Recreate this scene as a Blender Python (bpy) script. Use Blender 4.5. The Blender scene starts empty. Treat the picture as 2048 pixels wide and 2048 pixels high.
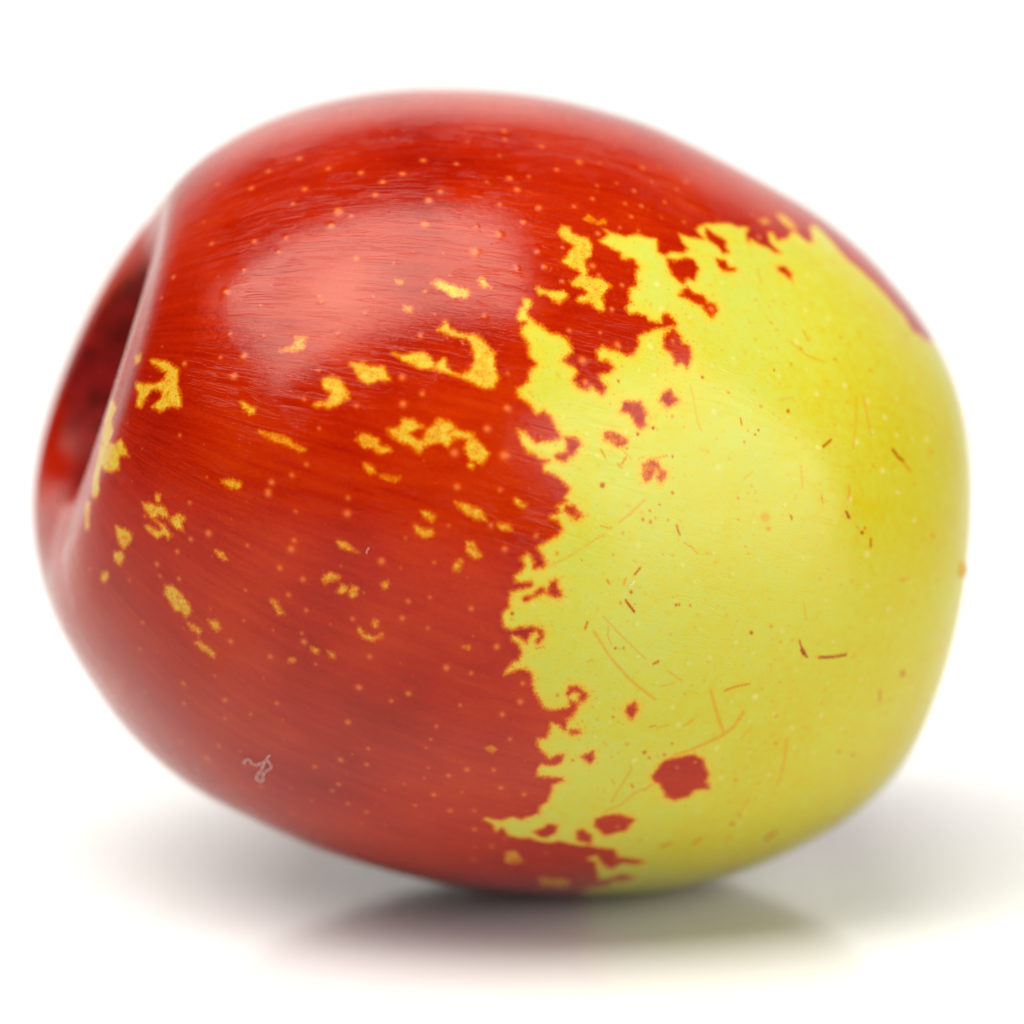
import bpy, math, random
import numpy as np
from mathutils import Matrix, Vector

random.seed(7); rng = np.random.default_rng(11)
scene = bpy.context.scene
col = scene.collection
MM = 0.001

# ------------------------------------------------------------------ camera
ELEV = math.radians(13.0)
cam_data = bpy.data.cameras.new("camera")
cam = bpy.data.objects.new("camera", cam_data); col.objects.link(cam)
cam.location = Vector([-3.70973, -254.03608, 73.95183]) * MM
cam.rotation_euler = (math.pi / 2 - ELEV, 0, 0)
cam_data.sensor_width = 36.0
cam_data.lens = 36.0 * 260.0 / 40.96
cam_data.clip_start = 0.01
cam_data.clip_end = 20.0
cam_data.dof.use_dof = True
cam_data.dof.focus_distance = 0.2465
cam_data.dof.aperture_fstop = 25.0
cam_data.dof.aperture_blades = 0
scene.camera = cam

# ------------------------------------------------------------------ studio light
scene.view_settings.view_transform = 'Standard'
scene.view_settings.look = 'None'
scene.view_settings.exposure = 0.0
scene.view_settings.gamma = 1.0
world = bpy.data.worlds.new("World"); scene.world = world
world.use_nodes = True
bg = world.node_tree.nodes["Background"]
bg.inputs[0].default_value = (1.0, 1.0, 1.0, 1); bg.inputs[1].default_value = 0.03

def softbox(name, loc, aim, sx, sy, radiance, roll=0.0, color=(1, 1, 1), spread=math.pi):
    d = bpy.data.lights.new(name, 'AREA'); d.shape = 'RECTANGLE'
    d.size = sx; d.size_y = sy; d.color = color; d.spread = spread
    d.energy = radiance * math.pi * sx * sy          # even panel of this radiance
    o = bpy.data.objects.new(name, d); col.objects.link(o)
    z = (Vector(loc) - Vector(aim)).normalized()
    q = z.to_track_quat('Z', 'Y').to_matrix().to_4x4()
    o.matrix_world = Matrix.Translation(loc) @ q @ Matrix.Rotation(roll, 4, 'Z')
    return o

H = 0.60
softbox("key_softbox", (-0.29 * H, -0.26 * H, H), (0, 0, 0.02), 0.77 * H, 1.20 * H, 9.0, math.radians(-35), (1.0, 0.985, 0.955))
softbox("key_lamp", (-0.30 * H, -0.34 * H, 0.97 * H), (0, 0, 0.02), 0.30 * H, 0.40 * H, 2.6, math.radians(-35), (1.0, 0.98, 0.945))
softbox("backdrop_softbox", (0.0, 0.10, 0.95), (0.0, 0.62, 0.22), 0.9, 0.5, 0.2, spread=math.radians(55), color=(1.0, 0.93, 0.85))
softbox("fill_softbox", (0.62, -0.55, 0.28), (0, 0, 0.015), 0.75, 0.70, 4.8, 0.3)

scene.cycles.use_denoising = True
scene.cycles.max_bounces = 8
scene.cycles.diffuse_bounces = 4
scene.cycles.glossy_bounces = 4
scene.cycles.sample_clamp_indirect = 6.0

# ------------------------------------------------------------------ node helper
class Nodes:
    def __init__(self, name):
        self.m = bpy.data.materials.new(name); self.m.use_nodes = True
        self.t = self.m.node_tree; self.b = self.t.nodes["Principled BSDF"]
    def n(self, kind, **kw):
        x = self.t.nodes.new(kind)
        for k, v in kw.items(): setattr(x, k, v)
        return x
    def l(self, a, b): self.t.links.new(a, b)
    def put(self, sock, v):
        if hasattr(v, 'is_linked'): self.l(v, sock)
        else: sock.default_value = v
    def math(self, op, a, b=0.0, c=0.0, clamp=False):
        x = self.n('ShaderNodeMath', operation=op, use_clamp=clamp)
        self.put(x.inputs[0], a); self.put(x.inputs[1], b); self.put(x.inputs[2], c)
        return x.outputs[0]
    def mix(self, f, a, b, blend='MIX'):
        x = self.n('ShaderNodeMix', data_type='RGBA', blend_type=blend)
        self.put(x.inputs[0], f); self.put(x.inputs[6], a); self.put(x.inputs[7], b)
        return x.outputs[2]
    def rng(self, v, a, b, c=0.0, d=1.0, smooth=True):
        x = self.n('ShaderNodeMapRange', interpolation_type='SMOOTHSTEP' if smooth else 'LINEAR')
        self.put(x.inputs[0], v)
        for i, q in enumerate((a, b, c, d)): self.put(x.inputs[i + 1], q)
        return x.outputs[0]
    def noise(self, vec, scale, detail=2.0, rough=0.5, dist=0.0):
        x = self.n('ShaderNodeTexNoise'); self.put(x.inputs['Vector'], vec)
        x.inputs['Scale'].default_value = scale; x.inputs['Detail'].default_value = detail
        x.inputs['Roughness'].default_value = rough; x.inputs['Distortion'].default_value = dist
        return x.outputs[0]
    def attr(self, name):
        return self.n('ShaderNodeAttribute', attribute_name=name)
    def ramp(self, v, stops):
        x = self.n('ShaderNodeValToRGB'); self.put(x.inputs[0], v)
        e = x.color_ramp.elements
        while len(e) < len(stops): e.new(0.5)
        for el, (p, c) in zip(e, stops): el.position = p; el.color = (*c, 1)
        return x.outputs[0]

# ------------------------------------------------------------------ white glossy sweep the fruit lies on
def sweep_sheet():
    n = Nodes("white_acrylic")
    n.b.inputs['Base Color'].default_value = (0.725, 0.72, 0.702, 1)
    n.b.inputs['Roughness'].default_value = 0.13
    n.b.inputs['IOR'].default_value = 1.46
    prof = [(-0.9, 0.0), (-0.4, 0.0), (0.0, 0.0), (0.3, 0.0), (0.40, 0.0)]
    for k in range(1, 17):
        a = math.radians(90 * k / 16); prof.append((0.40 + 0.22 * math.sin(a), 0.22 - 0.22 * math.cos(a)))
    prof += [(0.62, 0.34), (0.62, 0.45)]
    xs = np.linspace(-1.3, 1.3, 27)
    v = [(x, y, z) for (y, z) in prof for x in xs]
    w = len(xs)
    f = [(i * w + j, i * w + j + 1, (i + 1) * w + j + 1, (i + 1) * w + j) for i in range(len(prof) - 1) for j in range(w - 1)]
    me = bpy.data.meshes.new("white_backdrop"); me.from_pydata(v, [], f); me.update()
    me.polygons.foreach_set("use_smooth", [True] * len(me.polygons))
    o = bpy.data.objects.new("white_backdrop", me); col.objects.link(o)
    me.materials.append(n.m); o["kind"] = "structure"
    return o
sweep_sheet()

# ------------------------------------------------------------------ the fruit's shape (star-shaped round its middle, millimetres)
RU = np.array([16.183, 16.226, 16.394, 16.751, 17.353, 18.075, 18.161, 17.988, 17.728, 17.397, 17.071, 16.733, 16.415, 16.11, 15.865, 15.683, 15.545, 15.432, 15.383, 15.378, 15.378, 15.448, 15.612, 15.874, 16.224, 16.566, 16.912, 17.217, 17.558, 17.856, 18.038, 18.063, 17.904, 17.498, 17.001, 16.581, 16.404])
RL = np.array([16.19, 16.333, 16.722, 17.295, 17.987, 18.703, 18.985, 18.852, 18.603, 18.384, 18.113, 17.782, 17.407, 17.022, 16.738, 16.525, 16.33, 16.181, 16.104, 16.081, 16.112, 16.197, 16.342, 16.553, 16.855, 17.207, 17.555, 17.941, 18.293, 18.631, 18.926, 19.107, 18.941, 18.293, 17.451, 16.719, 16.408])
def tab(T, th):
    t = np.clip(th / 5.0, 0, 35.9999); i = t.astype(int); f = t - i
    p = np.concatenate([[T[1]], T, [T[-2]]]); p0, p1, p2, p3 = p[i], p[i + 1], p[i + 2], p[i + 3]
    return p1 + 0.5 * f * (p2 - p0 + f * (2 * p0 - 5 * p1 + 4 * p2 - p3 + f * (3 * (p1 - p2) + p3 - p0)))
def sstep(x):
    x = np.clip(x, 0, 1); return x * x * x * (x * (6 * x - 15) + 10)
def hollow_angles(th, ph):             # angle from the middle of the stem hollow, and direction round it
    a = np.radians(th); d = np.stack([np.cos(a), np.sin(a) * np.cos(ph), np.sin(a) * np.sin(ph)], -1)
    o, p = math.radians(4.0), math.radians(281.0)
    c = np.array([math.cos(o), math.sin(o) * math.cos(p), math.sin(o) * math.sin(p)])
    return np.degrees(np.arccos(np.clip(d @ c, -1, 1))), np.arctan2(d[..., 2] - c[2], d[..., 1] - c[1])
def radius(th, ph):
    c = np.cos(ph)
    r = tab(RU, th) * (1 + c) / 2 + tab(RL, th) * (1 - c) / 2
    tc, pc = hollow_angles(th, ph)
    t = tc / (16.8 * (1 + 0.05 * np.sin(2 * pc + 0.7) + 0.035 * np.sin(3 * pc + 2.0) + 0.02 * np.sin(5 * pc)))
    r = r - 5.2 * sstep((1.13 - t) / 0.60) + 0.10 * np.exp(-((t - 1.13) / 0.22) ** 2)
    r = r + 0.16 * np.sin(8 * pc + 0.8 * np.sin(2 * pc)) * np.exp(-((tc - 10.5) / 3.5) ** 2) + 0.10 * np.sin(13 * pc + 1.0) * np.exp(-((tc - 7) / 3.0) ** 2)
    lip = np.exp(-((tc - 16.8 * 1.2) / 10.0) ** 2)
    r = r + lip * (1.15 * np.clip(np.cos(pc - math.radians(249.7)), 0, 1) + 0.85 * np.clip(np.cos(pc - math.radians(90.0)), 0, 1))
    return r
def surf(th, ph):
    r = radius(th, ph); a = np.radians(th)
    return np.stack([r * np.cos(a), r * np.sin(a) * np.cos(ph), r * np.sin(a) * np.sin(ph)], -1)
FRONT = np.array([0.207912, -0.054408, 0.976633]); RIGHT = np.array([-0.944818, 0.247248, 0.214913]); UPV = np.array([0.253163, 0.967424, -0.0])
def to_chart(d):                      # direction -> skin chart (0.01 mm round the blush side's middle)
    d = d / np.linalg.norm(d, axis=-1, keepdims=True)
    u, v, w = d @ RIGHT, d @ UPV, d @ FRONT
    a = np.arccos(np.clip(w, -1, 1)) * 1600; h = np.hypot(u, v) + 1e-9
    return np.stack([u / h * a, v / h * a], -1)
def from_chart(x, y, lift=0.0):       # skin chart -> point on the skin (and its outward direction)
    h = math.hypot(x, y) + 1e-9; a = h / 1600
    d = (RIGHT * x / h + UPV * y / h) * math.sin(a) + FRONT * math.cos(a)
    th = np.array([math.degrees(math.acos(max(-1, min(1, d[0]))))]); ph = np.array([math.atan2(d[2], d[1])])
    return d * (radius(th, ph)[0] + lift), d

# ------------------------------------------------------------------ markings of the skin, in chart units
MAIN = [1975,765,1953,866,1895,921,1854,986,1800,1051,1739,1126,1696,1159,1675,1210,1655,1296,1627,1368,1605,1417,1551,1373,1501,1237,1464,1234,1430,1294,1398,1302,1349,1234,1284,1206,1269,1256,1242,1250,1233,1172,1273,1124,1247,1115,1201,1148,1157,1157,1126,1187,1101,1156,1109,1217,1139,1260,1066,1248,1026,1259,955,1247,892,1228,856,1210,825,1176,864,1127,792,1124,733,1138,741,1088,767,1058,740,1028,680,1028,647,999,621,1020,622,1087,586,1090,529,1099,470,1078,415,1091,375,1106,393,1075,356,1034,396,1011,442,990,447,959,502,961,520,929,503,889,506,837,471,819,468,776,473,755,451,725,463,698,497,708,536,697,548,677,602,670,612,709,633,715,671,672,614,647,587,648,532,628,497,605,495,565,474,531,448,520,416,541,372,545,346,557,320,536,326,497,370,493,394,469,368,452,330,440,336,415,360,385,341,359,316,377,304,395,279,376,248,387,224,411,249,443,237,461,207,479,185,490,226,524,220,555,196,586,141,602,104,626,81,639,53,663,49,684,65,707,61,734,33,736,24,700,8,656,12,643,44,636,24,618,20,596,48,551,52,502,80,470,56,444,51,411,28,382,4,373,4,353,19,336,54,313,78,272,108,285,131,268,155,226,176,185,137,173,83,166,54,183,36,206,10,212,25,153,54,124,95,104,131,96,101,84,110,54,159,36,189,12,207,-12,189,-47,201,-56,159,-74,171,-97,130,-118,160,-130,181,-166,160,-189,118,-212,80,-232,100,-259,118,-290,107,-310,71,-313,74,-289,47,-255,21,-276,35,-306,30,-318,-6,-341,0,-365,59,-367,65,-382,12,-393,-18,-398,-21,-431,-27,-468,-53,-485,-42,-542,-12,-555,18,-547,60,-542,102,-553,112,-584,91,-609,79,-602,97,-584,84,-558,60,-570,45,-608,12,-581,-12,-574,-18,-593,12,-613,24,-639,12,-678,-12,-683,-30,-709,-42,-738,-12,-723,37,-715,61,-732,68,-786,87,-841,112,-884,138,-899,188,-893,219,-887,218,-859,257,-871,245,-903,233,-931,208,-944,203,-995,177,-965,145,-956,140,-993,128,-1030,89,-1028,90,-1066,123,-1114,143,-1139,175,-1116,201,-1117,189,-1156,150,-1171,111,-1162,92,-1186,92,-1227,145,-1233,198,-1239,206,-1256,160,-1272,154,-1316,143,-1371,109,-1398,104,-1447,28,-1487,-13,-1466,-62,-1492,-131,-1466,-141,-1481,-104,-1519,-84,-1575,-56,-1541,-35,-1597,15,-1621,72,-1621,101,-1645,160,-1664,202,-1646,247,-1671,300,-1690,351,-1691,397,-1711,472,-1726,496,-1795,551,-1811,640,-1842,599,-1873,527,-1856,482,-1920,437,-1869,396,-1778,346,-1806,395,-1837,419,-1974,439,-2060,497,-2017,546,-1978,618,-2021,578,-2065,521,-2063,484,-2142,406,-2176,359,-2274,388,-2311,436,-2363,440,-2384,374,-2320,427,-2475,364,-2508,379,-2472,432,-2504,381,-2464,487,-2514,405,-2629,425,-2645,446,-2648,483,-2641,509,-2654,682,-2739,741,-2642,784,-2690,879,-2633,980,-2696,970,-2754,1000,-2684,1049,-2655,1207,-2636,1273,-2581,1331,-2640,1438,-2643,1503,-2605,1583,-2609,1691,-2618,1886,-2461,1912,-2325,2016,-2323,2015,-2277,2230,-2126,2300,-2078,2490,-2045,2450,-1984,2598,-1860,2634,-1763,2752,-1705,2798,-1587,2804,-1525,2932,-1378,2930,-1266,2949,-1277,2941,-1191,2935,-1088,3086,-886,2989,-918,3144,-774,3066,-704,3123,-516,3103,-476,3095,-345,3093,-271,3123,-239,3105,-51,3063,-3,2959,12,2934,144,2926,153,2991,291,2959,296,2847,395,2818,393,2773,433,2717,591,2718,616,2657,655,2573,644,2583,747,2479,729,2491,744,2424,757,2336,745,2284,722,2295,775,2170,788,2185,768,2051,738,2044,764,2017,773]
RED_ISLANDS = [([653,984,704,982,751,1005,788,995,801,956,773,889,745,900,718,863,672,899,663,945],1.00),
 ([886,1198,929,1169,981,1142,964,1102,979,1077,947,1059,931,1100,887,1124,872,1167],1.00),
 ([908,1022,947,1020,957,987,996,984,968,963,929,962,910,988],0.80),
 ([715,836,739,850,758,826,808,816,819,787,863,784,861,747,832,718,806,742,795,770,753,784,697,804],1.00),
 ([612,619,655,650,680,617,685,590,719,579,721,525,698,483,679,509,650,487,640,540,601,564],1.00),
 ([1230,1027,1271,1037,1291,999,1286,962,1257,990,1224,1006],0.80),
 ([428,331,492,333,516,290,509,259,521,240,489,227,464,258,452,288,415,293],0.75),
 ([625,389,636,357,659,345,635,331,608,315,583,342,591,368],0.80),
 ([191,185,227,186,252,162,233,132,191,96,161,102,155,119,197,132,203,156],0.85),
 ([350,206,375,213,437,183,424,159,399,158,350,182],0.50),
 ([503,85,530,100,562,96,567,70,546,65,535,34,508,19,503,44],0.50),
 ([578,60,594,55,588,30,572,14,556,29,572,45],0.60),
 ([189,-77,226,-77,256,-113,232,-133,208,-112,189,-94],0.70),
 ([30,-433,107,-386,113,-404,42,-440],0.70),
 ([137,-368,161,-363,161,-387,180,-424,155,-430,119,-411],0.70),
 ([205,-824,217,-798,248,-795,287,-834,282,-862,256,-861,262,-833,236,-819,212,-838],0.90),
 ([456,-897,487,-877,499,-913,479,-955,450,-918],0.80),
 ([223,-996,261,-997,262,-1012,230,-1018],0.70),
 ([279,-1127,324,-1105,332,-1137,317,-1165,286,-1135],0.80),
 ([587,-1244,633,-1164,698,-1149,744,-1135,800,-1159,811,-1199,832,-1232,828,-1282,847,-1317,787,-1325,765,-1361,706,-1387,661,-1359,633,-1296,597,-1269],1.00),
 ([363,-1494,403,-1475,458,-1467,540,-1504,506,-1583,416,-1615,383,-1569,359,-1536],1.00),
 ([85,-1574,127,-1552,147,-1520,190,-1532,185,-1587,144,-1621,108,-1609],1.00),
 ([284,-1578,312,-1562,351,-1613,356,-1673,289,-1647],0.80)]
YELLOW_PATCHES = [([196,1094,231,1088,235,1067,261,1049,305,1044,322,1010,319,968,300,946,286,924,298,886,292,861,327,855,358,849,396,819,377,803,354,772,360,713,338,706,309,731,275,737,249,744,250,763,284,768,293,785,264,801,234,808,222,825,248,847,271,868,254,881,224,892,190,913,213,950,245,995,219,1012,194,1030,177,1059],1.00),
 ([86,790,124,779,161,778,191,781,211,764,198,745,173,724,148,736,123,761,90,759],1.00),
 ([1356,1432,1412,1414,1448,1355,1438,1313,1386,1315,1358,1374],0.80),
 ([1213,1334,1264,1359,1282,1336,1227,1301],0.60),
 ([-448,488,-404,481,-371,492,-344,500,-315,477,-298,454,-281,461,-265,479,-253,444,-236,427,-190,417,-213,410,-247,418,-292,430,-348,434,-387,450,-414,460],1.00),
 ([-265,626,-251,614,-244,590,-181,575,-146,574,-117,548,-93,518,-75,506,-81,463,-63,409,-80,367,-121,366,-161,388,-207,410,-168,442,-151,466,-163,533,-181,557,-238,566,-290,584,-273,600],1.00),
 ([-594,443,-556,449,-534,433,-501,434,-474,435,-467,400,-453,383,-494,382,-532,369,-559,380,-571,408],0.90),
 ([-689,378,-651,392,-618,373,-607,345,-593,317,-622,294,-659,279,-713,284,-713,293,-670,299,-660,327,-688,355],0.90),
 ([-844,487,-806,501,-785,527,-792,539,-752,536,-765,516,-761,498,-799,486],0.80),
 ([-321,775,-284,788,-255,774,-184,760,-172,741,-184,724,-242,720,-260,741,-300,757],1.00),
 ([-144,804,-126,815,-95,774,-131,778],0.90),
 ([-459,207,-421,207,-405,242,-367,237,-339,215,-367,203,-383,191,-361,169,-334,164,-328,198,-295,227,-284,250,-239,234,-211,206,-160,195,-131,160,-97,120,-126,80,-166,97,-188,142,-177,171,-205,183,-228,171,-250,142,-278,164,-312,152,-334,141,-350,118,-383,151,-421,162,-448,184],0.85),
 ([-566,160,-550,188,-523,183,-491,161,-496,144,-459,139,-451,128,-486,116,-512,139,-539,138],0.65),
 ([-539,77,-513,66,-502,46,-523,49],0.60),
 ([-222,-61,-177,-70,-126,-93,-109,-128,-149,-122,-188,-99],0.70),
 ([-68,-143,-39,-141,-16,-150,-16,-167,-51,-164],0.70),
 ([1,-48,19,-54,42,-71,30,-83,1,-68],0.65),
 ([-369,-143,-341,-161,-307,-161,-302,-178,-330,-190,-358,-172],0.70),
 ([-346,-92,-318,-98,-296,-115,-307,-127,-329,-115],0.70),
 ([-178,-212,-155,-209,-144,-233,-127,-262,-150,-268,-178,-244],0.65),
 ([-637,-202,-610,-208,-589,-226,-568,-238,-600,-231,-627,-217],0.60),
 ([-904,193,-870,187,-820,176,-782,148,-743,131,-765,126,-809,148,-859,165],0.50),
 ([-947,282,-924,276,-923,260,-946,257],0.80),
 ([-177,79,-154,79,-160,62],0.70),
 ([-411,672,-388,667,-393,651,-410,657],0.70),
 ([-450,778,-427,773,-432,760,-446,766],0.70),
 ([-481,38,-421,33,-432,16,-475,27],0.40),
 ([-704,-339,-675,-316,-643,-329,-641,-337,-671,-345,-694,-357],0.70),
 ([-652,-387,-634,-358,-612,-370,-630,-393],0.65),
 ([-609,-406,-601,-365,-580,-371,-581,-395,-599,-412],0.65),
 ([-584,-528,-564,-560,-536,-570,-495,-555,-501,-568,-531,-583,-565,-575,-588,-540],0.65),
 ([-535,-517,-526,-499,-512,-505,-522,-527],0.55),
 ([-491,-362,-468,-350,-475,-374,-486,-379],0.55),
 ([-230,-302,-207,-273,-195,-279,-213,-314,-230,-313],0.60),
 ([-201,-619,-177,-608,-178,-627],0.50),
 ([-120,-1077,-94,-1062,-75,-1079,-94,-1094],0.50),
 ([-891,-417,-872,-423,-862,-444,-884,-438],0.60),
 ([-875,-456,-853,-468,-871,-471],0.60),
 ([-766,-605,-744,-618,-751,-630,-767,-621],0.60),
 ([-705,-625,-689,-629,-685,-652,-702,-645],0.60),
 ([-855,-652,-834,-652,-839,-665,-854,-665],0.60),
 ([-1374,475,-1297,462,-1232,428,-1233,370,-1218,335,-1212,289,-1266,288,-1298,272,-1335,293,-1296,326,-1291,349,-1342,358,-1369,330,-1388,296,-1412,298,-1411,345,-1438,390,-1344,376,-1288,390,-1285,419,-1323,440],0.90),
 ([-1486,513,-1429,507,-1428,469,-1468,477],0.70),
 ([-1669,370,-1575,310,-1602,262,-1558,214,-1587,173,-1526,163,-1486,178,-1437,112,-1489,119,-1489,61,-1551,56,-1626,76,-1629,28,-1611,-15,-1631,-45,-1679,-40,-1699,29,-1698,92,-1694,156,-1695,254],1.00),
 ([-982,301,-953,295,-923,261,-946,261],0.70),
 ([-1048,18,-1007,23,-975,7,-984,-10,-1019,-4],0.70),
 ([-1375,-61,-1338,-66,-1312,-72,-1279,-77,-1265,-112,-1288,-112,-1307,-100,-1335,-118,-1361,-95],0.80),
 ([-1263,-123,-1223,-100,-1199,-117,-1219,-140,-1208,-162,-1239,-151],0.75),
 ([-1372,-147,-1344,-147,-1306,-169,-1298,-152,-1329,-124,-1290,-140,-1261,-180,-1275,-192,-1287,-175,-1321,-190,-1353,-170],0.70),
 ([-1512,-150,-1466,-161,-1431,-177,-1447,-213,-1475,-235,-1495,-215,-1507,-185],0.85),
 ([-1528,-252,-1492,-244,-1481,-268,-1509,-299,-1530,-282],0.80),
 ([-1608,-336,-1580,-328,-1575,-346,-1607,-373,-1623,-362],0.75),
 ([-1312,-375,-1284,-371,-1247,-397,-1225,-432,-1206,-461,-1241,-494,-1258,-470,-1284,-465,-1299,-429,-1320,-406],0.85),
 ([-1143,-498,-1118,-497,-1101,-530,-1119,-544,-1140,-520],0.75),
 ([-1232,-518,-1206,-523,-1183,-547,-1192,-560,-1223,-542],0.55),
 ([-1215,-593,-1191,-591,-1140,-634,-1150,-650,-1191,-623],0.70),
 ([-1755,-60,-1689,-58,-1678,-162,-1711,-176,-1725,-133],0.80),
 ([-1086,-235,-1059,-240,-1046,-263,-1061,-268],0.65),
 ([-1313,-32,-1297,-32,-1298,-55,-1314,-55],0.70),
 ([-894,-418,-867,-430,-856,-466,-875,-460],0.55),
 ([-44,-1738,1,-1723,38,-1823,-7,-1849,-45,-1827],0.65),
 ([120,-1999,185,-2017,282,-2036,292,-2139,193,-2144,142,-2119],0.70),
 ([297,1142,317,1168,335,1154,352,1139,386,1156,389,1134,361,1124,333,1131],0.45)]
LENTICELS = [-341,338,1.0,-408,297,1.0,-568,286,1.0,-749,307,1.0,-413,396,1.0,-28,429,1.0,-31,294,1.0,-106,214,1.0,-45,115,1.5,-225,122,1.4,-695,204,1.0,-738,76,1.0,-790,38,1.0,-862,13,1.0,-876,-26,1.0,-597,-43,1.0,-782,-89,1.0,-601,-99,1.0,-91,-147,1.0,-245,-146,1.0,78,-189,1.2,-40,-237,1.4,-214,-4,1.0,-57,-16,1.0,-488,-274,1.0,-791,-195,1.0,-804,-226,1.0,-850,-295,1.0,-118,651,1.0,-351,556,1.0,-340,734,1.0,-553,634,0.7,-712,676,0.6,-722,698,0.7,-527,704,0.7,-398,-429,1.0,-318,-416,1.0,-423,-495,1.0,-330,-535,1.0,-166,-463,1.0,-71,-618,1.0,-265,-700,1.0,-171,-725,1.0,-605,-779,1.0,-416,-808,1.0,-485,-840,1.0,-217,-864,1.3,-51,-912,1.0,29,-776,1.0,20,-857,1.0,-21,-1030,1.0,-315,-960,1.0,-341,-1023,1.0,-362,-1064,1.0,-599,-1066,1.0,-668,-937,1.0,-721,-1129,1.0,-838,-1173,1.0,-360,-1170,1.0,-279,-1213,1.0,-200,-1180,1.0,-381,-1226,1.0,-556,-1296,1.0,-228,-1310,1.0,-349,-1323,1.0,-733,-1389,1.0,-658,-1441,1.0,-436,-1389,1.0,-285,-1424,1.0,-789,-582,1.0,-794,-548,1.0,-768,-457,1.0,-827,-396,1.0,-770,-338,1.0,-924,-643,1.0,-757,-676,1.0,-553,-648,1.0,-604,-494,1.0,-931,-847,1.0,-89,-1187,1.0,-61,-1287,1.0,39,-1327,1.0,-213,1548,1.0,-52,1675,1.0,-47,1602,1.0,-70,1473,1.0,-251,1382,1.0,-390,1383,1.0,-463,1290,1.0,-120,1292,1.0,-24,1328,1.0,9,1265,1.0,-304,1209,1.0,-350,1156,1.0,-62,1174,1.0,101,1175,1.0,187,1423,1.0,125,1578,1.0,297,1499,1.3,397,1519,1.2,466,1392,1.0,341,1267,1.0,254,1206,1.0,493,1268,1.0,571,1268,1.0,514,1193,1.0,454,1122,1.0,539,1117,1.0,648,1448,1.0,615,1541,1.0,840,1501,1.0,693,1319,1.0,773,1211,1.0,38,1092,1.0,-155,1046,1.2,-64,1018,1.2,-357,1033,1.3,-158,923,1.4,94,952,1.2,121,882,1.0,197,982,1.0,190,824,1.0,8,868,1.0,352,1074,1.3,319,908,1.0,344,868,1.0,442,831,1.0,392,717,1.0,264,751,1.0,408,567,1.2,213,613,1.2,339,612,1.0,-909,1382,1.0,-1027,1313,1.0,-770,1310,1.0,-632,1284,1.0,-468,1291,1.0,-538,1237,1.0,-844,1192,1.0,-1077,1217,1.0,-1252,1272,1.0,-305,1209,1.0,-559,1166,1.0,-349,1157,1.0,-878,1118,1.0,-692,1077,1.5,-640,1056,1.0,-711,1006,1.0,-878,952,1.2,-897,891,1.0,-1002,941,1.0,-1024,818,1.0,-1078,725,1.0,-1042,554,1.0,-600,861,1.0,-703,411,1.0,-979,466,1.0,-1068,465,1.0,-1011,393,1.0,-1363,726,1.0,-1323,810,1.0,-1181,944,1.0,-1109,-170,1.0,-1182,-193,1.0,-963,-213,1.0,-1241,-240,1.0,-1333,-290,1.0,-1246,-343,1.0,-1326,-334,1.0,-985,-380,1.0,-827,-397,1.0,-850,-297,1.0,-1005,-497,1.0,-1068,-582,1.0,-924,-643,1.0,-844,-658,1.0,-1311,-779,1.3,-1160,-731,1.0,-1139,-839,1.0,-1049,-904,1.0,-1163,-931,1.0,-1493,-645,1.0,-1444,-527,1.0,-865,12,1.0,-790,37,1.0,-876,-21,1.0,-779,-90,1.0,-1542,-854,1.0,-1338,-877,1.0,-1144,-842,1.0,-1046,-899,1.0,-665,-938,1.0,-597,-1069,1.0,-721,-1130,1.0,-614,-1152,1.0,-1148,-1103,1.0,-1240,-1084,1.0,-1445,-1105,1.0,-1336,-1180,1.0,-1124,-1330,1.0,-753,-1271,1.0,-789,-1313,1.0,-904,-1394,1.0,-735,-1395,1.0,-658,-1442,1.0,-1036,-1516,1.0,-201,-1182,1.0,-91,-1184,1.0,-59,-1284,1.0,41,-1326,1.0,-109,-1686,1.0,-203,-1807,1.0,-46,-1621,1.0,149,-1748,1.0,-183,-1551,1.0,768,-1175,0.8,691,-1201,0.8,263,494,1.3,273,407,1.5,837,756,1.2,742,877,0.8,411,563,1.2,-42,114,1.4,1174,1200,1.2]
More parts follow.
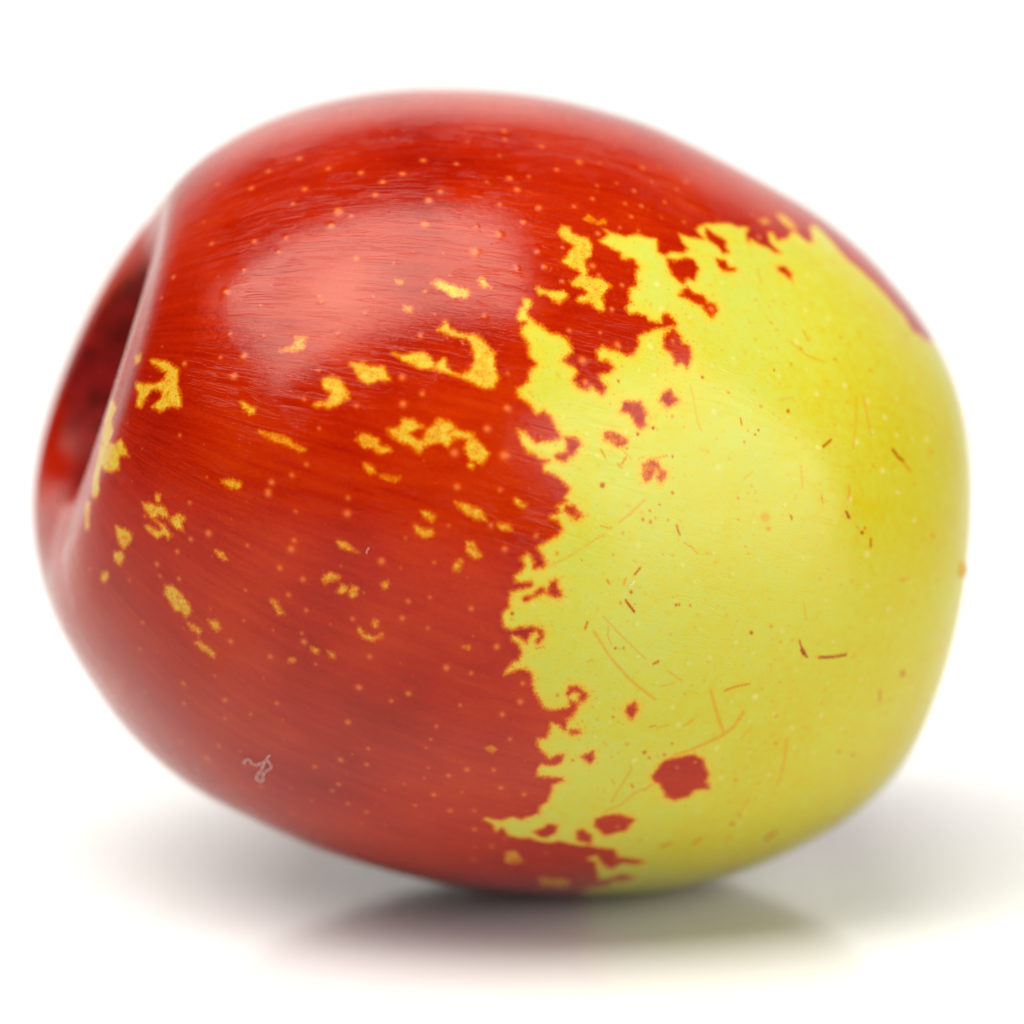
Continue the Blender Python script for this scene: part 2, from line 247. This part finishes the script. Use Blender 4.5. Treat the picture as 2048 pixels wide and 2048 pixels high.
FLECKS = [([765,444],9,0.80),
 ([408,415],7,0.80),
 ([546,230],8,1.00),
 ([482,204],8,0.90),
 ([436,147],6,0.80),
 ([624,117],6,0.80),
 ([622,-26],7,1.00),
 ([568,-72],5,0.80),
 ([528,-97],6,0.80),
 ([500,-131],8,0.80),
 ([531,-140],8,0.80),
 ([550,-125],5,0.80),
 ([496,-103],7,0.40),
 ([873,384],8,0.50),
 ([1015,329],8,0.45),
 ([1132,310],9,0.70),
 ([949,227],5,0.80),
 ([993,229],6,0.80),
 ([978,211],6,0.80),
 ([929,179],7,0.60),
 ([1155,199],4,0.80),
 ([812,191],6,0.40),
 ([894,-47],7,0.60),
 ([936,-26],6,0.40),
 ([951,0],7,0.40),
 ([894,-133],6,0.60),
 ([1004,-125],20,0.40),
 ([1019,-170],11,0.45),
 ([603,-133],7,0.60),
 ([764,-267],8,0.40),
 ([582,-270],6,0.45),
 ([923,-242],7,0.40),
 ([934,-270],6,0.40),
 ([379,-267],7,0.40),
 ([470,-464],6,0.50),
 ([413,-459],6,0.70),
 ([640,-472],7,0.90),
 ([652,-472],6,0.90),
 ([698,-476],6,0.80),
 ([644,-437],4,0.40),
 ([626,-439],4,0.60),
 ([372,325],4,0.80),
 ([419,-182],7,0.50),
 ([454,-416],8,0.90),
 ([675,237],7,0.30),
 ([674,38],6,0.30),
 ([1065,300],6,0.30),
 ([627,278],8,0.60),
 ([602,278],6,0.40),
 ([919,275,922,251],5,0.70),
 ([1270,164,1309,194],6,0.90),
 ([1110,-118,1115,-134],5,0.70),
 ([1350,-103,1360,-127],7,0.90),
 ([638,-156,643,-174,651,-192],5,0.80),
 ([667,-223,700,-242,727,-270],3,0.55),
 ([468,-347,491,-320],5,0.90),
 ([357,-363,366,-381],5,0.60),
 ([432,-359,424,-385],4,0.50),
 ([434,-449,450,-471,469,-495],6,0.95),
 ([433,112,414,84],4,0.70),
 ([333,141,353,104],3,0.60),
 ([413,145,456,105],2,0.50),
 ([600,119,557,111,530,100],3,0.60),
 ([327,-151,373,-164],3,0.70),
 ([403,-141,445,-112,507,-54],5,0.40),
 ([399,87,417,69],4,0.60),
 ([956,57,921,31],3,0.40),
 ([711,409,732,265,746,223],5,0.25),
 ([1244,-37,1248,-68],5,0.50),
 ([1164,85,1165,-5],5,0.30),
 ([1106,362,1160,370],6,0.25),
 ([343,-509,417,-588,522,-692],4,0.35),
 ([307,-568,376,-677,456,-773,523,-830,570,-869],6,0.38),
 ([366,-554,364,-592,381,-628],3,0.50),
 ([802,-838,827,-915,870,-1023],7,0.40),
 ([946,-937,914,-1002,866,-1046,798,-1083,741,-1112,677,-1134],8,0.42),
 ([615,-745,682,-794],4,0.35),
 ([273,-558,282,-529],5,0.70),
 ([131,-308,214,-267,287,-221,348,-185],4,0.30),
 ([860,-839,901,-822,961,-809],5,0.65),
 ([559,-994,579,-989],5,0.60),
 ([586,-999,637,-988],4,0.35),
 ([697,-995,740,-967],4,0.45),
 ([79,-631,109,-626],3,0.70),
 ([555,-713,574,-704],6,0.80),
 ([593,-812,644,-800],3,0.40),
 ([-12,-487],9,0.90),
 ([397,-642],7,0.80),
 ([430,-642],6,0.70),
 ([400,-941],7,0.70),
 ([398,-902],6,0.40),
 ([241,-1146],9,0.60),
 ([543,-1118],11,0.75),
 ([568,-1147],7,0.80),
 ([658,-1079],7,0.70),
 ([630,-1133],10,0.60),
 ([301,-687],6,0.50),
 ([168,-833],9,0.60),
 ([338,3],12,0.90),
 ([160,-258],9,0.50),
 ([257,-286],3,1.00),
 ([692,-848],6,0.50),
 ([467,-1073],10,0.40),
 ([368,-1062],6,0.40),
 ([254,-968],6,0.50),
 ([272,-954],6,0.50),
 ([286,-984],5,0.40),
 ([263,-1042],5,0.40),
 ([496,-1200,462,-1282,424,-1389],6,0.35),
 ([592,-1295,522,-1337,467,-1409,401,-1445],7,0.38),
 ([504,-1288,512,-1306],6,0.70),
 ([699,-1711,738,-1680],9,0.70),
 ([842,-1689,871,-1647],9,0.70),
 ([413,-1255,429,-1286],4,0.40),
 ([589,-1666],12,0.45),
 ([990,-1541],11,0.50),
 ([1015,-1489],9,0.50),
 ([1006,-1639],11,0.45),
 ([1134,-1990],17,0.50),
 ([956,-1271],8,0.50),
 ([990,-2027],16,0.30),
 ([1249,-703,1312,-703,1370,-696],7,1.00),
 ([1157,-628,1172,-667],5,0.90),
 ([1172,-667,1182,-685],10,1.00),
 ([1179,-685,1196,-699],6,0.90),
 ([1372,-2,1362,-54],6,0.45),
 ([1352,-107,1362,-127],7,0.90),
 ([1460,-215,1459,-247],6,0.80),
 ([1245,-43,1247,-69],5,0.50),
 ([1614,157,1637,129,1666,109],9,0.90),
 ([1675,90,1700,69],8,0.50),
 ([1563,-874,1575,-929],7,0.70),
 ([1165,-461,1180,-543],4,0.30),
 ([1035,-567],8,0.60),
 ([955,-593],9,1.00),
 ([1077,-632],6,0.50),
 ([1420,-189],9,1.00),
 ([1434,-170],7,0.80),
 ([1398,-169],7,0.50),
 ([1114,-126],7,0.80),
 ([1805,-212],15,0.40),
 ([1626,-391],10,0.50),
 ([1653,-386],9,0.45),
 ([1674,-802],15,0.70),
 ([1629,-927],10,0.40),
 ([1497,88],7,0.50),
 ([1401,60],6,0.40),
 ([2067,-372],11,0.50),
 ([1833,-407],14,0.30),
 ([1850,157],15,0.40),
 ([1712,11],10,0.35),
 ([1876,-249],9,0.30),
 ([1839,-136],9,0.35),
 ([1233,-376],8,0.35),
 ([1375,-385],10,0.30),
 ([1681,-488],9,0.30),
 ([1089,-805],7,0.45),
 ([1087,-958],8,0.45),
 ([1290,-851],7,0.30),
 ([1120,716],8,0.50),
 ([1397,554],8,0.60),
 ([1178,521],6,0.70),
 ([1094,491],6,0.90),
 ([1133,314],8,0.90),
 ([992,230],5,0.80),
 ([978,212],5,0.90),
 ([1573,515],9,0.50),
 ([1455,668],10,0.40),
 ([1566,700],10,0.30),
 ([1013,330],8,0.50),
 ([1890,728],15,0.35),
 ([1209,820],8,0.30),
 ([1336,257],8,0.35),
 ([1661,249],8,0.40),
 ([1242,600],8,0.50),
 ([1272,691,1287,636],5,0.45),
 ([1199,625,1263,567,1345,537],5,0.35),
 ([1503,395,1502,299,1506,219],5,0.40),
 ([1468,387,1431,235,1406,156],5,0.30),
 ([1421,1086,1496,1089],7,0.25),
 ([1115,998,1115,919],7,0.25),
 ([1677,-812],16,0.70),
 ([1631,-924],10,0.40),
 ([1089,-955],8,0.60),
 ([1105,-1089],9,0.60),
 ([1055,-1080],6,0.50),
 ([1158,-1222],6,0.70),
 ([1413,-1157],10,0.75),
 ([1491,-1184],10,0.75),
 ([958,-1272],8,0.55),
 ([994,-1544],14,0.75),
 ([1014,-1485],10,0.70),
 ([1007,-1642],12,0.60),
 ([1120,-1968],19,0.40),
 ([1423,-1487],11,0.35),
 ([946,-1397],7,0.50),
 ([1226,-1017],7,0.40),
 ([1060,-1295],9,0.40),
 ([1546,-1315],9,0.30),
 ([1669,-1225],11,0.25),
 ([1429,-1061],8,0.30),
 ([1150,-1069,1159,-1180,1154,-1315],6,0.40),
 ([1198,-1692,1231,-1634],11,0.90),
 ([1036,-1388,1016,-1463],5,0.35),
 ([1593,-1720,1665,-1678],12,0.50),
 ([990,-1007,949,-1059],4,0.30)]
FIBRES = [[-1010,-1106,-1033,-1134,-1022,-1154,-1022,-1173,-1034,-1191,-1053,-1202,-1072,-1224,-1085,-1258,-1102,-1279,-1113,-1267,-1111,-1246,-1087,-1215,-1062,-1181,-1042,-1147,-1068,-1160,-1087,-1170,-1102,-1164,-1108,-1148,-1117,-1137,-1137,-1156,-1144,-1176],
 [-538,-247,-536,-235,-528,-221],
 [445,-398,448,-383,455,-381,464,-370]]
TIP = (2063, -382)

def pairs(l): return np.array(l, float).reshape(-1, 2)

def seg_dist(P, a, b):
    ab = b - a; L = float(ab @ ab) + 1e-9
    t = np.clip(((P - a) @ ab) / L, 0, 1)
    q = P - a - t[:, None] * ab
    return np.sqrt((q * q).sum(1))

def poly_sdf(P, poly, band, closed=True, signed=True):
    """distance to the outline inside a band, positive inside"""
    out = np.full(len(P), band, float)
    n = len(poly); m = n if closed else n - 1
    for s in range(0, m, 16):
        ids = [(k % n, (k + 1) % n) for k in range(s, min(s + 16, m))]
        pts = poly[sorted({i for e in ids for i in e})]
        lo, hi = pts.min(0) - band, pts.max(0) + band
        idx = np.nonzero((P[:, 0] > lo[0]) & (P[:, 0] < hi[0]) & (P[:, 1] > lo[1]) & (P[:, 1] < hi[1]))[0]
        if not len(idx): continue
        Q = P[idx]; d = out[idx]
        for i, j in ids: d = np.minimum(d, seg_dist(Q, poly[i], poly[j]))
        out[idx] = d
    if not signed: return out
    lo, hi = poly.min(0), poly.max(0)
    idx = np.nonzero((P[:, 0] >= lo[0]) & (P[:, 0] <= hi[0]) & (P[:, 1] >= lo[1]) & (P[:, 1] <= hi[1]))[0]
    Q = P[idx]; ins = np.zeros(len(idx), bool)
    for k in range(n):
        a, b = poly[k], poly[(k + 1) % n]
        if a[1] == b[1]: continue
        c = (a[1] > Q[:, 1]) != (b[1] > Q[:, 1])
        ins ^= c & (Q[:, 0] < (b[0] - a[0]) * (Q[:, 1] - a[1]) / (b[1] - a[1]) + a[0])
    sgn = -np.ones(len(P)); sgn[idx[ins]] = 1
    return out * sgn

def build_skin_mesh():
    nth = 900
    th = np.linspace(0, 180, nth + 1)[1:-1]
    front = np.radians(np.linspace(-12, 192, 860, endpoint=False)); back = np.radians(np.linspace(192, 348, 120, endpoint=False))
    ph = np.concatenate([front, back]); nph = len(ph); nr = len(th)
    TH, PH = np.meshgrid(th, ph, indexing='ij')
    THf, PHf = TH.ravel(), PH.ravel()
    P = surf(THf, PHf)
    C2 = to_chart(P)
    TC, _ = hollow_angles(THf, PHf)
    # --- pigment: signed distance from the red/green border, + in the red
    s = -poly_sdf(P=C2, poly=pairs(MAIN), band=60)
    for pts, k in YELLOW_PATCHES:
        poly = pairs(pts); lo, hi = poly.min(0) - 40, poly.max(0) + 40
        idx = np.nonzero(((C2 > lo) & (C2 < hi)).all(1))[0]
        d = poly_sdf(C2[idx], poly, 40)
        s[idx] = np.minimum(s[idx], np.maximum(-d, 9 - 19 * k))
    for pts, k in RED_ISLANDS:
        poly = pairs(pts); lo, hi = poly.min(0) - 40, poly.max(0) + 40
        idx = np.nonzero(((C2 > lo) & (C2 < hi)).all(1))[0]
        d = poly_sdf(C2[idx], poly, 40)
        s[idx] = np.maximum(s[idx], np.minimum(d, -12 + 30 * k))
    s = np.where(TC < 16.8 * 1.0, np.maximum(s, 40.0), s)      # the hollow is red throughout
    # --- brown flecks and scratches
    fl = np.zeros(len(P))
    items = [(pairs(p), w, k) for p, w, k in FLECKS]
    for _ in range(950):                                       # the dust of tiny flecks
        x, y = rng.uniform(-300, 2100), rng.uniform(-1900, 1700)
        if x * x + y * y > 2300 ** 2: continue
        L = rng.uniform(0, 14) if rng.random() < 0.35 else 0; a = rng.uniform(0, math.pi)
        items.append((np.array([[x, y], [x + L * math.cos(a), y + L * math.sin(a)]]), rng.uniform(3, 8), rng.uniform(0.08, 0.34)))
    order = np.argsort(C2[:, 0]); xs = C2[order, 0]
    def window(lo, hi):
        i, j = np.searchsorted(xs, [lo[0], hi[0]]); idx = order[i:j]; y = C2[idx, 1]
        return idx[(y > lo[1]) & (y < hi[1])]
    for pts, w, k in items:
        w = max(w, 3.2)
        idx = window(pts.min(0) - 2 * w, pts.max(0) + 2 * w)
        if not len(idx): continue
        d = np.full(len(idx), 1e9)
        if len(pts) == 1: d = np.hypot(*(C2[idx] - pts[0]).T)
        for a, b in zip(pts[:-1], pts[1:]): d = np.minimum(d, seg_dist(C2[idx], a, b))
        fl[idx] = np.maximum(fl[idx], k * sstep(1.45 - d / w))
    # --- lenticels: raised pale pores, traced ones and the ones between them
    le = np.array(LENTICELS).reshape(-1, 3).tolist()
    have = np.array(le)[:, :2]
    tries = 0
    while tries < 4200:
        tries += 1
        x, y = rng.uniform(-3400, 3400, 2)
        r = math.hypot(x, y)
        if r > 3600: continue
        gap = 95 if r > 2300 else (66 if x > 350 else 64)
        if np.min(np.hypot(*(have - (x, y)).T)) < gap * rng.uniform(0.9, 1.8): continue
        have = np.vstack([have, (x, y)]); le.append([x, y, (0.28 + 0.5 * rng.random() ** 1.6) if x < 350 else rng.uniform(0.45, 0.95)])
    ln = np.zeros(len(P)); core = np.zeros(len(P))
    for x, y, k in le:
        k = k * rng.uniform(0.62, 1.25)
        rad = 16.5 * k
        idx = window(np.array([x, y]) - 2.2 * rad, np.array([x, y]) + 2.2 * rad)
        if not len(idx): continue
        dx, dy = (C2[idx] - (x, y)).T
        d = np.hypot(dx, dy) / rad
        ln[idx] = np.maximum(ln[idx], np.exp(-2.4 * d * d) * min(1.0, 0.45 + 0.5 * k))
        core[idx] = np.maximum(core[idx], np.exp(-(d / 0.3) ** 2) * min(1, k))
    # real relief: pores stand 0.03 mm proud; broad unevenness of the flesh
    lump = (0.10 * np.sin(P[:, 0] * 0.31 + 1.1) * np.sin(PHf * 3 + 0.4) + 0.06 * np.sin(PHf * 7 + P[:, 0] * 0.22)) * sstep((THf - 25) / 25) * sstep((165 - THf) / 25)
    nrm = P / np.linalg.norm(P, axis=1, keepdims=True)
    P = P + nrm * (ln * 0.022 - core * 0.012 + 0.55 * lump)[:, None]
    V = np.vstack([P, surf(np.array([0.0, 180.0]), np.array([0.0, 0.0]))]) * MM
    i = np.arange(nr - 1)[:, None]; j = np.arange(nph)[None]
    a = i * nph + j; b = i * nph + (j + 1) % nph; c = (i + 1) * nph + (j + 1) % nph; d = (i + 1) * nph + j
    quads = np.stack([a, d, c, b], -1).reshape(-1, 4)
    jj = np.arange(nph); top, bot = len(P), len(P) + 1
    t1 = np.stack([np.full(nph, top), jj, (jj + 1) % nph], -1)
    base = (nr - 1) * nph
    t2 = np.stack([np.full(nph, bot), base + (jj + 1) % nph, base + jj], -1)
    loops = np.concatenate([quads.ravel(), t1.ravel(), t2.ravel()]).astype(np.int32)
    tot = np.concatenate([np.full(len(quads), 4), np.full(2 * nph, 3)]).astype(np.int32)
    start = np.concatenate([[0], np.cumsum(tot)[:-1]]).astype(np.int32)
    me = bpy.data.meshes.new("skin")
    me.vertices.add(len(V)); me.vertices.foreach_set("co", V.astype(np.float32).ravel())
    me.loops.add(len(loops)); me.loops.foreach_set("vertex_index", loops)
    me.polygons.add(len(tot)); me.polygons.foreach_set("loop_start", start)
    me.polygons.foreach_set("use_smooth", np.ones(len(tot), bool))
    me.update(calc_edges=True); me.validate()
    def add(name, arr):
        at = me.attributes.new(name, 'FLOAT', 'POINT'); at.data.foreach_set("value", np.concatenate([arr, arr[:1], arr[-1:]]).astype(np.float32))
    add("blush", s * 0.01); add("fleck", fl); add("pore", ln); add("core", core)
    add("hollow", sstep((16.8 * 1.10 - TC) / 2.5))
    st = me.attributes.new("grain", 'FLOAT_VECTOR', 'POINT')
    g = np.stack([np.radians(THf) * 17, np.cos(PHf) * 15, np.sin(PHf) * 15], -1)
    st.data.foreach_set("vector", np.vstack([g, g[:1], g[-1:]]).astype(np.float32).ravel())
    return me

# ------------------------------------------------------------------ skin material
def skin_material():
    n = Nodes("jujube_skin"); b = n.b
    geo = n.n('ShaderNodeTexCoord').outputs['Object']
    mm = n.n('ShaderNodeVectorMath', operation='SCALE'); n.l(geo, mm.inputs[0]); mm.inputs['Scale'].default_value = 1000.0
    pos = mm.outputs[0]
    grain = n.attr("grain").outputs['Vector']
    st = n.n('ShaderNodeMapping'); n.l(grain, st.inputs[0]); st.inputs['Scale'].default_value = (0.12, 1.0, 1.0)
    streak = st.outputs[0]
    blush = n.attr("blush").outputs['Fac']; fleck = n.attr("fleck").outputs['Fac']
    pore = n.attr("pore").outputs['Fac']; core = n.attr("core").outputs['Fac']; hollow = n.attr("hollow").outputs['Fac']
    # ragged border
    n1 = n.noise(pos, 3.2, 3.0, 0.6); n2 = n.noise(pos, 11.0, 3.0, 0.65); n0 = n.noise(streak, 2.2, 2.0, 0.5)
    j = n.math('ADD', n.math('MULTIPLY', n.math('SUBTRACT', n1, 0.5), 0.24), n.math('MULTIPLY', n.math('SUBTRACT', n2, 0.5), 0.28))
    s = n.math('ADD', blush, j)
    cov = n.rng(s, -0.16, 0.13)
    # red: dense and thin blush, streaked along the fruit
    rs = n.noise(streak, 3.0, 4.0, 0.6); rl = n.noise(pos, 0.16, 2.0, 0.5)
    rf = n.noise(pos, 6.5, 4.0, 0.7)
    rv = n.math('ADD', n.math('ADD', n.math('MULTIPLY', rs, 0.40), n.math('MULTIPLY', rl, 0.66)), n.math('MULTIPLY', n.math('SUBTRACT', rf, 0.42), 0.26))
    red = n.ramp(rv, [(0.34, (0.205, 0.0032, 0.0001)), (0.52, (0.285, 0.0082, 0.0002)), (0.66, (0.335, 0.0165, 0.0003)), (0.82, (0.375, 0.0270, 0.0004))])
    # yellow green ground
    ys = n.noise(pos, 0.28, 3.0, 0.55); yf = n.noise(pos, 2.6, 4.0, 0.6)
    sep = n.n('ShaderNodeSeparateXYZ'); n.l(pos, sep.inputs[0])
    ripe = n.rng(sep.outputs[0], -3.0, -13.0, 0.0, 0.16)              # riper, more golden towards the blossom end
    yel = n.ramp(n.math('ADD', n.math('ADD', n.math('MULTIPLY', ys, 0.38), n.math('MULTIPLY', yf, 0.46)), ripe),
                 [(0.32, (0.395, 0.408, 0.060)), (0.50, (0.418, 0.385, 0.027)), (0.74, (0.435, 0.330, 0.0020))])
    near = n.rng(s, -0.60, -0.05)                        # warm halo beside the blush
    yel = n.mix(n.math('MULTIPLY', near, 0.42), yel, (0.5236, 0.3619, 0.02772, 1))
    yel = n.mix(n.math('MULTIPLY', n.rng(s, -0.32, -0.06), 0.22), yel, (0.5390, 0.2541, 0.00616, 1))
    mott = n.rng(n.noise(pos, 5.5, 3.0, 0.7), 0.58, 0.78)
    yel = n.mix(n.math('MULTIPLY', mott, 0.30), yel, (0.4697, 0.2926, 0.00231, 1))
    yel = n.mix(n.math('MULTIPLY', pore, 0.60), yel, (0.6006, 0.5467, 0.20790, 1))
    red = n.mix(n.math('MULTIPLY', pore, 0.72), red, (0.5390, 0.0732, 0.00770, 1))
    red = n.mix(n.math('MULTIPLY', n.math('MULTIPLY', pore, pore), 0.30), red, (0.6160, 0.2618, 0.05390, 1))
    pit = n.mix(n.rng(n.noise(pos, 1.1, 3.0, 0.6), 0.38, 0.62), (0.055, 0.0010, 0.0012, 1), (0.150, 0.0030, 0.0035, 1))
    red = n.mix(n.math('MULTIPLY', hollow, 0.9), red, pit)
    dust = n.math('MULTIPLY', n.rng(n.noise(pos, 9.0, 3.0, 0.75), 0.59, 0.70), n.rng(s, -1.2, -0.15))
    yel = n.mix(n.math('MULTIPLY', dust, 0.6), yel, (0.4774, 0.2310, 0.00308, 1))
    orange = (0.4774, 0.1232, 0.00154, 1)
    speck = n.math('MULTIPLY', n.rng(n.noise(pos, 6.0, 2.0, 0.5), 0.665, 0.715), n.rng(s, -0.9, -0.15))
    yel = n.mix(n.math('MULTIPLY', speck, 0.5), yel, (0.3542, 0.0577, 0.00154, 1))
    c1 = n.mix(n.rng(cov, 0.0, 0.5, smooth=False), yel, orange)
    c2 = n.mix(n.rng(cov, 0.45, 1.0, smooth=False), c1, red)
    fk = n.math('MULTIPLY', fleck, n.rng(n2, 0.25, 0.55, 0.55, 1.0))
    f1 = n.mix(n.math('MULTIPLY', n.rng(fk, 0.0, 0.5, smooth=False), n.math('SUBTRACT', 1.0, n.math('MULTIPLY', cov, 0.9))), c2, (0.4774, 0.2233, 0.00154, 1))
    f2 = n.mix(n.math('MULTIPLY', n.rng(fk, 0.4, 1.0, smooth=False), n.math('SUBTRACT', 1.0, n.math('MULTIPLY', cov, 0.9))), f1, (0.165, 0.0280, 0.00040, 1))
    f3 = n.mix(n.math('MULTIPLY', core, 0.25), f2, (0.3465, 0.1078, 0.02310, 1))
    n.l(f3, b.inputs['Base Color'])
    b.inputs['IOR'].default_value = 1.33
    rr = n.noise(streak, 4.0, 3.0, 0.6)
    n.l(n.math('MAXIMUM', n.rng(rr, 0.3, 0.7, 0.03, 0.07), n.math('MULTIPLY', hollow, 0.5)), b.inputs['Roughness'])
    b.inputs['Subsurface Weight'].default_value = 0.25
    b.inputs['Subsurface Radius'].default_value = (1.0, 0.45, 0.08)
    b.inputs['Subsurface Scale'].default_value = 0.0006
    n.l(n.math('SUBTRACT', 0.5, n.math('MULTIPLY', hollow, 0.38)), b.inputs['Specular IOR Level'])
    b.inputs['Specular Tint'].default_value = (1.0, 0.95, 0.80, 1)
    # waxy micro relief: fine wrinkles running along the fruit, finer grain on top
    w1 = n.noise(streak, 13.0, 4.0, 0.65, 0.3); w2 = n.noise(pos, 24.0, 2.0, 0.6)
    w3 = n.noise(streak, 2.6, 2.0, 0.5, 0.3)
    crease = n.math('SUBTRACT', 1.0, n.rng(n.math('ABSOLUTE', n.math('SUBTRACT', w3, 0.5)), 0.0, 0.012))
    h = n.math('ADD', n.math('MULTIPLY', w1, 0.62), n.math('MULTIPLY', w2, 0.09))
    st2 = n.n('ShaderNodeMapping'); n.l(grain, st2.inputs[0]); st2.inputs['Scale'].default_value = (0.045, 1.0, 1.0)
    w4 = n.noise(st2.outputs[0], 5.5, 2.0, 0.5, 0.15)
    crease2 = n.math('SUBTRACT', 1.0, n.rng(n.math('ABSOLUTE', n.math('SUBTRACT', w4, 0.5)), 0.0, 0.020))
    part = n.rng(n.noise(pos, 0.5, 2.0), 0.40, 0.52)
    h = n.math('SUBTRACT', h, n.math('MULTIPLY', crease, 0.40))
    h = n.math('SUBTRACT', h, n.math('MULTIPLY', n.math('MULTIPLY', crease2, part), 0.62))
    bump = n.n('ShaderNodeBump'); bump.inputs['Strength'].default_value = 0.21; bump.inputs['Distance'].default_value = 0.00004
    n.l(h, bump.inputs['Height']); n.l(bump.outputs[0], b.inputs['Normal'])
    return n.m

# ------------------------------------------------------------------ the fruit, lying on its side
AX = np.array([[-0.944818, 0.247248, 0.214913], [-0.145634, 0.270636, -0.951602], [0.293445, 0.930389, 0.219695]]); CEN = np.array([-3.58973, -0.47941, 16.41944])
fruit = bpy.data.objects.new("jujube_fruit", None); col.objects.link(fruit)
fruit.empty_display_size = 0.01
fruit.location = (0, 0, 0)                                     # where it touches the white sheet
fruit["label"] = "glossy oval jujube half red and half yellow green lying on the white surface"
fruit["category"] = "fruit"
PLACE = Matrix.Translation(Vector(CEN) * MM) @ Matrix([list(r) for r in AX]).to_4x4()
def child(name, me, mat, parent=fruit):
    o = bpy.data.objects.new(name, me); col.objects.link(o)
    o.parent = parent; o.matrix_local = PLACE if parent is fruit else Matrix.Identity(4)
    me.materials.append(mat); return o
skin = child("skin", build_skin_mesh(), skin_material())

def small_mesh(name, V, F):
    me = bpy.data.meshes.new(name); me.from_pydata([tuple(v) for v in V], [], F); me.update()
    me.polygons.foreach_set("use_smooth", [True] * len(me.polygons)); return me

def cone_rings(rings, seg=20, wob=0.12):
    """rings of (x along the axis, radius) in mm round local X"""
    V, F = [], []
    for k, (x, r) in enumerate(rings):
        for j in range(seg):
            a = 2 * math.pi * j / seg
            q = r * (1 + wob * math.sin(3 * a + k) + wob * 0.6 * math.sin(5 * a + 2 * k))
            V.append((x * MM, q * math.cos(a) * MM, q * math.sin(a) * MM))
    for k in range(len(rings) - 1):
        for j in range(seg):
            F.append((k * seg + j, k * seg + (j + 1) % seg, (k + 1) * seg + (j + 1) % seg, (k + 1) * seg + j))
    F.append(tuple(range(seg - 1, -1, -1))); F.append(tuple((len(rings) - 1) * seg + j for j in range(seg)))
    return V, F
def woody(name, a, bcol):
    n = Nodes(name); pos = n.n('ShaderNodeTexCoord').outputs['Object']
    n.l(n.mix(n.noise(pos, 1800.0, 3.0), (*a, 1), (*bcol, 1)), n.b.inputs['Base Color']); n.b.inputs['Roughness'].default_value = 0.7
    return n.m
floor_x = float(surf(np.array([0.0]), np.array([0.0]))[0, 0])
scar = child("stem_scar", small_mesh("stem_scar", *cone_rings([(floor_x - 0.5, 1.3), (floor_x + 0.15, 1.15), (floor_x + 0.5, 0.8), (floor_x + 0.42, 0.35)])), woody("stem_scar_cork", (0.16, 0.06, 0.02), (0.30, 0.16, 0.07)))
tip_p, tip_d = from_chart(*TIP)
V, F = cone_rings([(-0.35, 0.42), (0.02, 0.34), (0.12, 0.22), (0.17, 0.10)], 14)
q = Vector(tip_d).to_track_quat('X', 'Z').to_matrix()
V = [q @ Vector(v) + Vector(tip_p) * MM for v in V]
tip = child("blossom_scar", small_mesh("blossom_scar", V, F), woody("blossom_scar_cork", (0.42, 0.20, 0.04), (0.60, 0.36, 0.10)))

# ------------------------------------------------------------------ lint lying on the skin
def fibre(pts, rad, label):
    P = pairs(pts); pl = []
    for k in range(len(P) - 1):                                 # Catmull-Rom through the traced points
        p0, p1, p2, p3 = P[max(k - 1, 0)], P[k], P[k + 1], P[min(k + 2, len(P) - 1)]
        for f in np.linspace(0, 1, 7)[:-1]:
            pl.append(p1 + 0.5 * f * (p2 - p0 + f * (2 * p0 - 5 * p1 + 4 * p2 - p3 + f * (3 * (p1 - p2) + p3 - p0))))
    pl.append(P[-1]); m = len(pl)
    c = []
    for k, p in enumerate(pl):
        q, d = from_chart(p[0], p[1], 0.05 + rad + 0.05 * math.sin(k * 0.37) ** 2); c.append((Vector(q), Vector(d)))
    V, F, S = [], [], 6
    for k in range(m):
        t = (c[min(k + 1, m - 1)][0] - c[max(k - 1, 0)][0]).normalized(); u = c[k][1]; w = t.cross(u).normalized(); u = w.cross(t)
        rr = rad * (0.85 + 0.25 * math.sin(k * 0.9)) * (0.5 if k in (0, m - 1) else 1)
        for j in range(S):
            a = 2 * math.pi * j / S; V.append(PLACE @ ((c[k][0] + (u * math.cos(a) + w * math.sin(a)) * rr) * MM))
    for k in range(m - 1):
        for j in range(S): F.append((k * S + j, k * S + (j + 1) % S, (k + 1) * S + (j + 1) % S, (k + 1) * S + j))
    F.append(tuple(range(S - 1, -1, -1))); F.append(tuple((m - 1) * S + j for j in range(S)))
    base = sum(V, Vector()) / len(V)
    o = bpy.data.objects.new("lint_fibre", small_mesh("lint_fibre", [v - base for v in V], F)); col.objects.link(o); o.location = base
    o.data.materials.append(lint); o["label"] = label; o["category"] = "lint"; o["group"] = "lint fibres on the jujube"
nl = Nodes("lint_cotton"); nl.b.inputs['Base Color'].default_value = (0.80, 0.62, 0.58, 1); nl.b.inputs['Roughness'].default_value = 0.5
nl.b.inputs['Transmission Weight'].default_value = 0.6; nl.b.inputs['IOR'].default_value = 1.2
lint = nl.m
fibre(FIBRES[0], 0.026, "curled pale lint thread with a loop on the lower red skin")
fibre(FIBRES[1], 0.016, "short straight white lint hair on the middle of the red skin")
fibre(FIBRES[2], 0.018, "tiny bent white lint hair on the yellow green skin")
